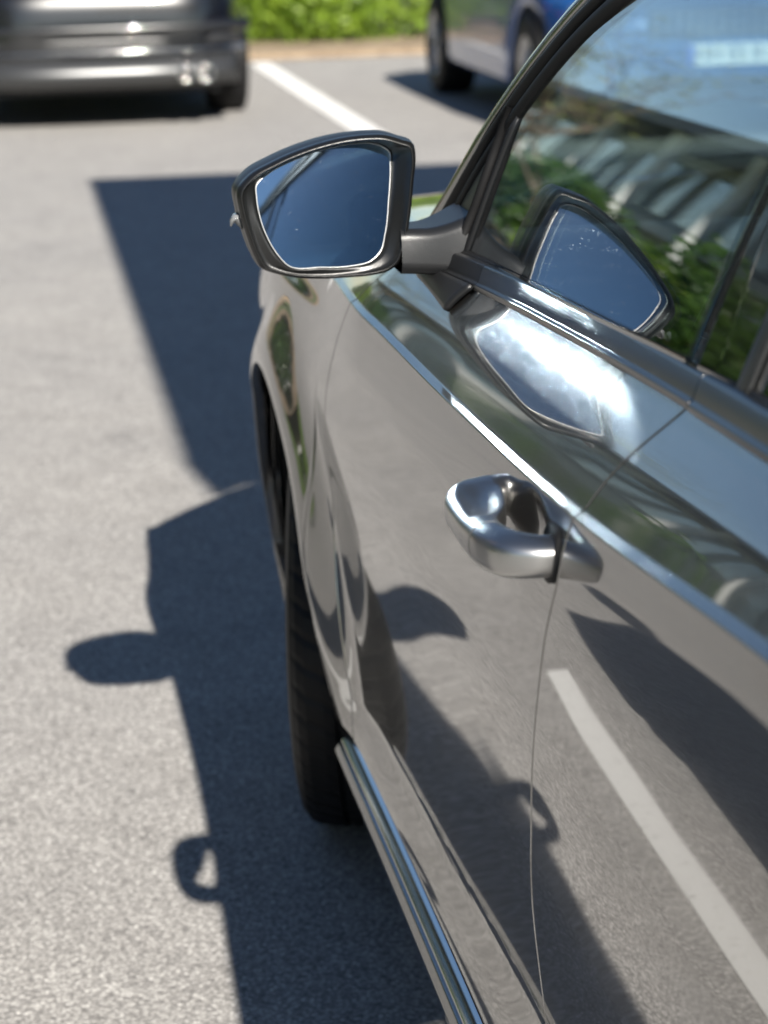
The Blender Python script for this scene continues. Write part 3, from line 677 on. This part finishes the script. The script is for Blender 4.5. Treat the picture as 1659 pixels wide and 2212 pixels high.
def build_mirror(right=False):
    c = np.array([-.040, 1.050]); n = 180; MY = -.10; rim = polar_resample(RIM, c, n); gl = polar_resample(GLS, c, n)
    MN = np.array([.120, -.972, .190]); MN /= np.linalg.norm(MN); RC = 1.7
    gy0 = MY
    def gy(x, z):   # convex glass surface about its own centre
        d0 = (MN[0]*(x-c[0])+MN[2]*(z-c[1]))/(-MN[1]); d = math.hypot(x-c[0], z-c[1]); return gy0+d0+d*d/(2*RC)
    def ring(P, k, y): return [(c[0]+(p[0]-c[0])*k, y(p) if callable(y) else y, c[1]+(p[1]-c[1])*k) for p in P]
    fx = (lambda V: [(CW-v[0], v[1], v[2]) for v in V]) if right else (lambda V: V)
    def loft(name, rings, m, parent, cap_first=None, cap_last=None):
        V = sum([list(r) for r in rings], []); nr = len(rings); F = [(i*n+j, i*n+(j+1) % n, (i+1)*n+(j+1) % n, (i+1)*n+j) for i in range(nr-1) for j in range(n)]
        for flag, i in ((cap_first, 0), (cap_last, nr-1)):
            if flag is not None:
                V.append(flag); q = len(V)-1; F += [(i*n+j, i*n+(j+1) % n, q) for j in range(n)]
        if not right: F = [f[::-1] for f in F]
        o = mesh(name, fx(V), F, m, parent)
        bm = bmesh.new(); bm.from_mesh(o.data); bmesh.ops.recalc_face_normals(bm, faces=bm.faces); bm.to_mesh(o.data); bm.free(); o.data.update(); return o
    # painted shell behind the rim
    sh = [ring(rim, k, y) for k, y in ((1.0, MY+.004), (1.015, MY+.014), (1.012, MY+.035), (.97, MY+.062), (.86, MY+.086), (.66, MY+.102), (.35, MY+.110))]
    shell = loft('wing_mirror', sh, 'black_plastic', CAR, cap_last=(c[0], MY+.112, c[1]))
    RL = [ring(rim, 1.0, MY+.005), ring(rim, 1.002, MY-.004), ring(rim, .993, MY-.0095), ring(rim, .972, MY-.0115), ring(rim, .952, MY-.0155), ring(rim, .944, MY-.0150), ring(rim, .936, MY-.0105)]
    for a in (.35, .7, 1.0):
        RL.append([(r[0]+(q[0]-r[0])*a, MY-.0105+(gy(q[0], q[1])-.0015-MY+.0105)*a, r[2]+(q[1]-r[2])*a) for r, q in zip(ring(rim, .936, 0), ring(gl, 1.012, 0)) for q in [(q[0], q[2])]])
    RL.append([(x, gy(x, z)+.010, z) for x, _, z in ring(gl, 1.010, 0)])
    loft('mirror_rim', RL, 'rim_plastic', shell)
    GL = [[(x, gy(x, z)+d, z) for x, _, z in ring(gl, k, 0)] for k, d in ((1.0, .003), (1.0, 0), (.993, -.0006), (.986, 0))]
    loft('mirror_edge', GL, 'clear_edge', shell)
    rings = [[(x, gy(x, z), z) for x, _, z in ring(gl, k, 0)] for k in np.linspace(.986, .05, 14)]
    loft('mirror_glass', rings, 'mirror_glass', shell, cap_last=(c[0], gy0, c[1]))
    # stalk to the sail
    P = []
    for t in np.linspace(0, 1, 14):
        x = .036+.076*t; s = t*t*(3-2*t); zt = 1.024+.030*max(0, t-.35)**1.6; zl = .976-.004*t; y0 = MY-.018-.012*s; y1 = MY+.055+.03*s
        row = [(y0+.006, zl), (y1-.01, zl), (y1, zl+.012), (y1, zt-.012), (y1-.012, zt), (y0+.010, zt), (y0+.002, zt-.005), (y0, zt-.012), (y0-.001, zl+.010)]
        P.append([(x, y, z) for y, z in row])
    P = np.array(P); P = flip_x(P) if right else P; nv = P.shape[1]
    F = [(i*nv+j, (i+1)*nv+j, (i+1)*nv+(j+1) % nv, i*nv+(j+1) % nv) for i in range(13) for j in range(nv)]
    o = mesh('mirror_stalk', P.reshape(-1, 3), F, 'black_plastic', shell); mod_bevel(o, .004, 3, 25)
    # black foot below the stalk: a curved triangle lying on the door under the end of the belt moulding
    P = []
    for t in np.linspace(0, 1, 16):
        yb = -.255+.215*t; zt = float(zb_(yb))-.001; zl = .955+.008*t; yl = yb+.022*(1-t)
        P.append([(S_(yb+(yl-yb)*a, zt+(zl-zt)*a)-.002-.003*math.sin(math.pi*a), yb+(yl-yb)*a, zt+(zl-zt)*a) for a in np.linspace(0, 1, 7)])
    P = np.array(P); P = flip_x(P) if right else P
    o = grid('mirror_foot', P, 'black_plastic', shell, flip=not right); mod_solid(o, .006)
    # indicator lens at the outer tip
    m = MB(); V = []
    for t in np.linspace(0, 1, 8):
        yy = MY+.06*t; xx = -.1375-.004*math.sin(math.pi*min(1, t+.2))+.028*t*t
        V.append([(xx, yy, 1.030+.010*(1-t)), (xx-.0035, yy, 1.034), (xx-.0035, yy, 1.040), (xx, yy, 1.046), (xx+.008, yy, 1.046), (xx+.008, yy, 1.030)])
    V = np.array(V); V = flip_x(V) if right else V
    F = [(i*6+j, (i+1)*6+j, (i+1)*6+(j+1) % 6, i*6+(j+1) % 6) for i in range(7) for j in range(6)]+[(0, 1, 2, 3, 4, 5)]
    mesh('indicator_lens', V.reshape(-1, 3), F, 'lamp_clear', shell)
build_mirror(); build_mirror(True)

# ---- door handle on the front door
def build_handle(right=False):
    y0, y1 = -.9135, -.694; n = 120
    door = FDOOR if not right else [c for c in CAR.children if c.name.startswith('front_door')][1]
    # centre line of the bow (y, x), then half thickness and half height along it
    KY = [-.892, -.891, -.882, -.862, -.822, -.775, -.738, -.714, -.704, -.702]; KX = [.024, .002, -.014, -.0235, -.0265, -.0190, -.0140, -.0060, .010, .032]
    KT = [.0150, .0155, .0155, .0145, .0155, .0230, .0250, .0220, .0165, .0140]; KH = [.0150, .0162, .0175, .0180, .0165, .0162, .0178, .0185, .0175, .0160]
    KS = [0.0]
    for a in range(1, len(KY)): KS.append(KS[-1]+math.hypot(KY[a]-KY[a-1], KX[a]-KX[a-1]))
    def sec(t):
        q = t*KS[-1]; cy, cx, th, hh = (catmull(KS, K, q) for K in (KY, KX, KT, KH)); e = .0015
        ty, tx = catmull(KS, KY, min(KS[-1], q+e))-catmull(KS, KY, max(0, q-e)), catmull(KS, KX, min(KS[-1], q+e))-catmull(KS, KX, max(0, q-e)); L = math.hypot(ty, tx); ny, nx = tx/L, -ty/L   # outward
        pts = []
        for a in np.linspace(0, 2*math.pi, 64, endpoint=False):
            c, s_ = math.cos(a), math.sin(a); u = math.copysign(abs(c)**.55, c); w = math.copysign(abs(s_)**.62, s_)
            if w > 0: w = w-.30*max(0.0, u)*w-.10*w          # the top falls away towards the outside
            if w > 0: w = w-.62*w*max(0.0, 1-(u+.15)**2/.55)*max(0.0, math.sin(math.pi*min(1, max(0, (t-.40)/.48))))     # finger scoop
            pts.append((cx+nx*u*th, cy+ny*u*th, HZ+w*hh))
        return pts
    def part(name, ta, tb, m):
        P = np.array([sec(t) for t in np.linspace(ta, tb, max(8, int(n*(tb-ta))))]); P[..., 0] += 0.0
        if right: P = flip_x(P)
        nu, nv = P.shape[:2]; F = [(i*nv+j, (i+1)*nv+j, (i+1)*nv+(j+1) % nv, i*nv+(j+1) % nv) for i in range(nu-1) for j in range(nv)]+[tuple(range(nv))[::-1], tuple(range((nu-1)*nv, nu*nv))]
        if right: F = [f[::-1] for f in F]
        o = mesh(name, P.reshape(-1, 3), F, m, door); bm = bmesh.new(); bm.from_mesh(o.data); bmesh.ops.recalc_face_normals(bm, faces=bm.faces); bm.to_mesh(o.data); bm.free(); o.data.update()
        mod_bevel(o, .0012, 2, 50); return o
    part('handle_grip', .318, 1.0, 'handle_chrome'); part('handle_end_cap', 0.0, .313, 'handle_chrome')
    # black seat gaskets under the two feet of the handle
    for lo, hi in ((y0+.003, y0+.050),):
        b = MB(); V = []
        for a in np.linspace(0, 2*math.pi, 24, endpoint=False):
            yy = (lo+hi)/2+(hi-lo)/2*math.copysign(abs(math.cos(a))**.6, math.cos(a)); zz = HZ+.0215*math.copysign(abs(math.sin(a))**.7, math.sin(a)); V.append([(S_(yy, zz)+d, yy, zz) for d in (.003, -.0025)])
        V = np.array(V); V = flip_x(V) if right else V
        F = [(i*2, ((i+1) % 24)*2, ((i+1) % 24)*2+1, i*2+1) for i in range(24)]+[tuple(range(1, 48, 2))]
        mesh('handle_gasket', V.reshape(-1, 3), F, 'rubber', door)
build_handle(); build_handle(True)

# ---- cabin
def cabin():
    d = grid('dashboard', [[(x, .35-.35*t, .78+.17*math.sin(math.pi*(.25+.6*t))) for t in np.linspace(0, 1, 10)] for x in np.linspace(.2, CW-.2, 12)], 'cabin', CAR); mod_solid(d, .02)
    for sx in (.50, CW-.50):
        P = []
        for t in np.linspace(0, 1, 16):
            if t < .45: y = -.15-.5*t/.45; z = .48+.02*math.sin(t*6)
            else: k = (t-.45)/.55; y = -.66-.22*k; z = .50+.62*k
            w = .25-.05*max(0, t-.6)
            P.append([(sx+w*u, y+(.03*u*u if t > .45 else 0), z+(.05*u**4 if t < .45 else 0)) for u in np.linspace(-1, 1, 9)])
        s = grid('front_seat', P, 'cabin', CAR); mod_solid(s, .12, 0); 
        h = box('headrest', (sx-.13, -1.0, 1.13), (sx+.13, -.90, 1.30), 'cabin', s, .03)
    box('rear_bench', (.25, -2.2, .35), (CW-.25, -1.6, .52), 'cabin', CAR, .05); box('rear_backrest', (.25, -2.35, .5), (CW-.25, -2.2, 1.08), 'cabin', CAR, .04)
    b = MB(); a = np.linspace(0, 2*math.pi, 33); b.tube([(.50+.185*math.cos(t), -.28-.07*math.sin(t), .90+.165*math.sin(t)) for t in a], .015, 8, cap=False); b.tube([(.50, -.05, .84), (.50, -.27, .90)], [.04, .05], 10); b.tube([(.33, -.28, .90), (.67, -.28, .90)], .02, 6); b.build('steering_wheel', 'cabin', CAR)
cabin()

# ================================================================== other parked cars
def text_plate(parent, cx, y, cz, chars, facing=-1):
    p = box('number_plate', (cx-.26, y-.006, cz-.055), (cx+.26, y+.006, cz+.055), 'plate', parent, .004)
    box('plate_band', (cx-.258, y-.0085, cz-.052), (cx-.215, y-.0062, cz+.052), 'plate_blue', p)
    cu = bpy.data.curves.new('plate_text', 'FONT'); cu.body = chars; cu.size = .105; cu.extrude = .0012; cu.align_x = 'CENTER'; cu.align_y = 'CENTER'
    to = bpy.data.objects.new('tmp', cu); COL.objects.link(to); dg = bpy.context.evaluated_depsgraph_get(); me = bpy.data.meshes.new_from_object(to.evaluated_get(dg)); bpy.data.objects.remove(to)
    o = bpy.data.objects.new('plate_text', me); COL.objects.link(o); me.materials.append(MAT['ink']); o.parent = p; o.rotation_euler = (math.pi/2, 0, 0)
    o.location = (cx+.022, y-.0078, cz); return p
def other_car(name, cx, ynear, L, Wd, H, paint, label, rear_to_us):
    r = root(name, (cx, ynear+L/2, 0), label, 'car'); hw = Wd/2
    y_near_axle = ynear+(.98 if rear_to_us else .92); y_far_axle = y_near_axle+(2.78)
    R_ = .34
    N = 160; P = []
    zsh = lambda s: pchip([0, .12, .5, .88, 1], [.84, .92, .95, .93, .86] if rear_to_us else [.72, .82, .93, .96, .9], s)
    for i in range(N):
        # closed plan outline walked at even steps of a superellipse
        t = 2*math.pi*i/N; cs_, sn = math.cos(t), math.sin(t)
        px = hw*math.copysign(abs(cs_)**.32, cs_); py = L/2*math.copysign(abs(sn)**.55, sn)
        y = ynear+L/2+py; s = (y-ynear)/L; zl = .24
        for ya in (y_near_axle, y_far_axle):
            d = abs(y-ya)
            if abs(px) > hw*.86 and d < R_+.035: zl = max(zl, .335+math.sqrt((R_+.035)**2-d*d))
        zt = float(zsh(s)); col = []
        for f, ins in ((0, .03), (.04, .012), (.3, .004), (.55, 0), (.78, .006), (.86, .016), (.94, .035), (1, .075)):
            z = zl+(zt-zl)*f; col.append((cx+px*(1-ins), ynear+L/2+py*(1-ins*.5), z))
        P.append(col)
    body = grid('body', P, paint, r, closed_u=True); mod_solid(body, .02)
    # top deck, cabin, roof
    top = [p[-1] for p in P]; mesh('deck', top+[(cx, ynear+L/2, float(zsh(.5))+.03)], [(i, (i+1) % N, N) for i in range(N)], paint, r)
    ga, gb = (.10, .78) if rear_to_us else (.26, .92)
    def gring(z, k):
        out = []
        for i in range(64):
            t = 2*math.pi*i/64; cs_, sn = math.cos(t), math.sin(t); ya = ynear+L*(ga+gb)/2; hl = L*(gb-ga)/2
            out.append((cx+hw*(.90-.20*k)*math.copysign(abs(cs_)**.35, cs_), ya+hl*(1-.34*k)*math.copysign(abs(sn)**.5, sn), z))
        return out
    g_ = np.array([gring(.90+(H-.06-.90)*k, k) for k in np.linspace(0, 1, 6)]).transpose(1, 0, 2)
    grid('window_band', g_, 'dark_glass', r, closed_u=True)
    rr = gring(H-.06, 1.0); mesh('roof', rr+[(p[0]*.9+cx*.1, p[1]*.94+(ynear+L*(ga+gb)/2)*.06, H-.02) for p in rr]+[(cx, ynear+L*(ga+gb)/2, H)], [(i, (i+1) % 64, 64+(i+1) % 64, 64+i) for i in range(64)]+[(64+i, 64+(i+1) % 64, 128) for i in range(64)], paint, r)
    box('underbody', (cx-hw*.72, ynear+.12, .20), (cx+hw*.72, ynear+L-.12, .5), 'dark', r)
    for sx in (-1, 1):
        for ya in (y_near_axle, y_far_axle): wheel((cx+sx*(hw-.135), ya, .335), 0, r, side=sx)
    for ya in (y_near_axle, y_far_axle): box('wheel_housing', (cx-hw+.05, ya-.30, .45), (cx+hw-.05, ya+.30, .70), 'dark', r)
    return r, hw
# black car, rear towards the camera
bcx = .235
bk, hw = other_car('parked_car', bcx, 11.35, 4.6, 1.86, 1.62, 'paint_black', 'black car parked tail towards us with silver diffuser and twin exhaust tips on its right', True)
def bump_row(name, z0, z1, y, half, depth, m, parent, curve=.16):
    P = []
    for u in np.linspace(-1, 1, 33):
        yy = y+curve*abs(u)**3; P.append([(bcx+u*half, yy+.01-(depth+.01)*math.sin(math.pi*(.12+.80*a)**.85), z0+(z1-z0)*a) for a in np.linspace(0, 1, 9)])
    o = grid(name, P, m, parent, smooth=True); mod_solid(o, .01); return o
df = bump_row('diffuser', .245, .435, 11.36, .80, .09, 'silver_plastic', bk)
bump_row('bumper_step', .445, .47, 11.355, .84, .03, 'chrome', bk)
bump_row('bumper_insert', .48, .545, 11.352, .86, .012, 'black_plastic', bk)
bump_row('bumper_ledge', .56, .625, 11.35, .88, .02, 'paint_black', bk)
for x in (.70, .815):
    b = MB(); V = []; nn = 24
    for t in np.linspace(0, 2*math.pi, nn, endpoint=False):
        ct, st = math.cos(t), math.sin(t); V.append([(x+.050*ct, 11.42, .325+.046*st), (x+.052*ct, 11.23, .325+.048*st), (x+.048*ct, 11.22, .325+.044*st), (x+.043*ct, 11.23, .325+.039*st), (x+.041*ct, 11.40, .325+.037*st)])
    grid('exhaust_tip', V, 'bright_chrome', bk, closed_u=True)
for sx in (-1, 1):
    box('tail_light', (bcx+sx*.72-.16, 11.40, .84), (bcx+sx*.72+.16, 11.47, .98), 'lamp_red', bk, .02)
    pass
# blue car, nose towards the camera
ucx = 3.42
bl, hw = other_car('parked_car', ucx, 9.25, 4.3, 1.84, 1.47, 'paint_blue', 'blue car parked nose towards us right of the white line', False)
gr = box('grille', (ucx-.46, 9.24, .56), (ucx+.46, 9.30, .72), 'dark', bl, .01)
for k in range(15):
    x = ucx-.42+.06*k; box('grille_bar', (x-.008, 9.222, .57), (x+.008, 9.238, .71), 'chrome', gr)
lw = box('lower_intake', (ucx-.60, 9.245, .26), (ucx+.60, 9.30, .37), 'dark', bl, .01)
box('intake_strip', (ucx-.58, 9.228, .305), (ucx+.58, 9.243, .325), 'chrome', lw)
for sx in (-1, 1): box('headlight', (ucx+sx*.68-.15, 9.30, .60), (ucx+sx*.68+.15, 9.50, .74), 'lamp_clear', bl, .03)
text_plate(bl, ucx, 9.225, .475, 'HH ES 814')

# ================================================================== a person standing by the grey car, whose shadow shows in its door
def person():
    px, py = -.77, -.22
    r = root('person', (px, py, 0), 'person in dark jacket standing beside the grey car, shadow seen in its door', 'person')
    def skin(name, chains, material, parent, lev=2):
        V = []; E_ = []; Rr = []; idx = {}
        for ch in chains:
            prev = None
            for (x, y, z, rad) in ch:
                k = (round(x, 4), round(y, 4), round(z, 4))
                if k not in idx: idx[k] = len(V); V.append((px+x, py+y, z)); Rr.append(rad)
                i = idx[k]
                if prev is not None: E_.append((prev, i))
                prev = i
        me = bpy.data.meshes.new(name); me.from_pydata(V, E_, []); o = link(name, me, None, parent, smooth=False)
        m = o.modifiers.new('skin', 'SKIN'); m.use_smooth_shade = True
        for i, s in enumerate(me.skin_vertices[0].data): s.radius = (Rr[i], Rr[i]) if not isinstance(Rr[i], tuple) else Rr[i]; s.use_root = (i == 0)
        me.materials.append(MAT[material]); subsurf(o, lev); return o
    pel = (0, 0, .95, .19)
    body = skin('body', [[pel, (0, 0, 1.12, .185), (0, -.01, 1.28, .18), (0, 0, 1.40, .14), (0, .01, 1.47, .065), (0, .015, 1.52, .055)],
        [(0, 0, 1.40, .14), (-.19, 0, 1.38, .075), (-.215, -.02, 1.12, .062), (-.215, .03, .88, .045)],
        [(0, 0, 1.40, .14), (.19, 0, 1.38, .075), (.215, -.02, 1.12, .062), (.215, .03, .88, .045)],
        [pel, (-.09, 0, .80, .135), (-.09, .02, .50, .10), (-.11, -.02, .12, .045), (-.115, .05, .05, .045), (-.12, .15, .036, .036)],
        [pel, (.09, 0, .80, .135), (.09, .02, .50, .10), (.11, -.02, .12, .045), (.115, .05, .05, .045), (.12, .15, .036, .036)]], 'cloth_dark', r)
    head = skin('head', [[(0, .015, 1.50, .052), (0, .02, 1.56, .062), (0, .03, 1.62, .086), (0, .02, 1.69, .092), (0, .01, 1.74, .06)], [(0, .03, 1.62, .086), (0, .115, 1.615, .016), (0, .125, 1.605, .010)], [(0, .02, 1.69, .092), (-.088, .01, 1.64, .014)], [(0, .02, 1.69, .092), (.088, .01, 1.64, .014)]], 'skin', r)
    for sx in (-1, 1):
        wx = -.215 if sx < 0 else .215; ch = []
        for k in range(4): ch.append([(wx, .055, .87, .028), (wx, .04+.02*k, .80, .015), (wx-sx*.01, .045+.022*k, .755+(0, -.006, -.004, .006)[k], .0095), (wx-sx*.022, .05+.02*k, .715+(.004, -.006, -.004, .012)[k], .0085)])
        ch.append([(wx, .055, .87, .028), (wx-sx*.012, .10, .825, .012), (wx-sx*.022, .115, .785, .0095)])
        skin('hand', ch, 'skin', r, 1)
    bm = bmesh.new(); bmesh.ops.create_uvsphere(bm, u_segments=20, v_segments=14, radius=.104)
    for v in bm.verts: v.co = Vector((px+v.co.x*.93, py+.005+v.co.y*(1.0 if v.co.y < 0 else .8), 1.715+(v.co.z*.85 if v.co.z > 0 else v.co.z*(.9 if v.co.y < 0 else .15))))
    me = bpy.data.meshes.new('hair'); bm.to_mesh(me); bm.free(); link('hair', me, 'hair', head)
person()
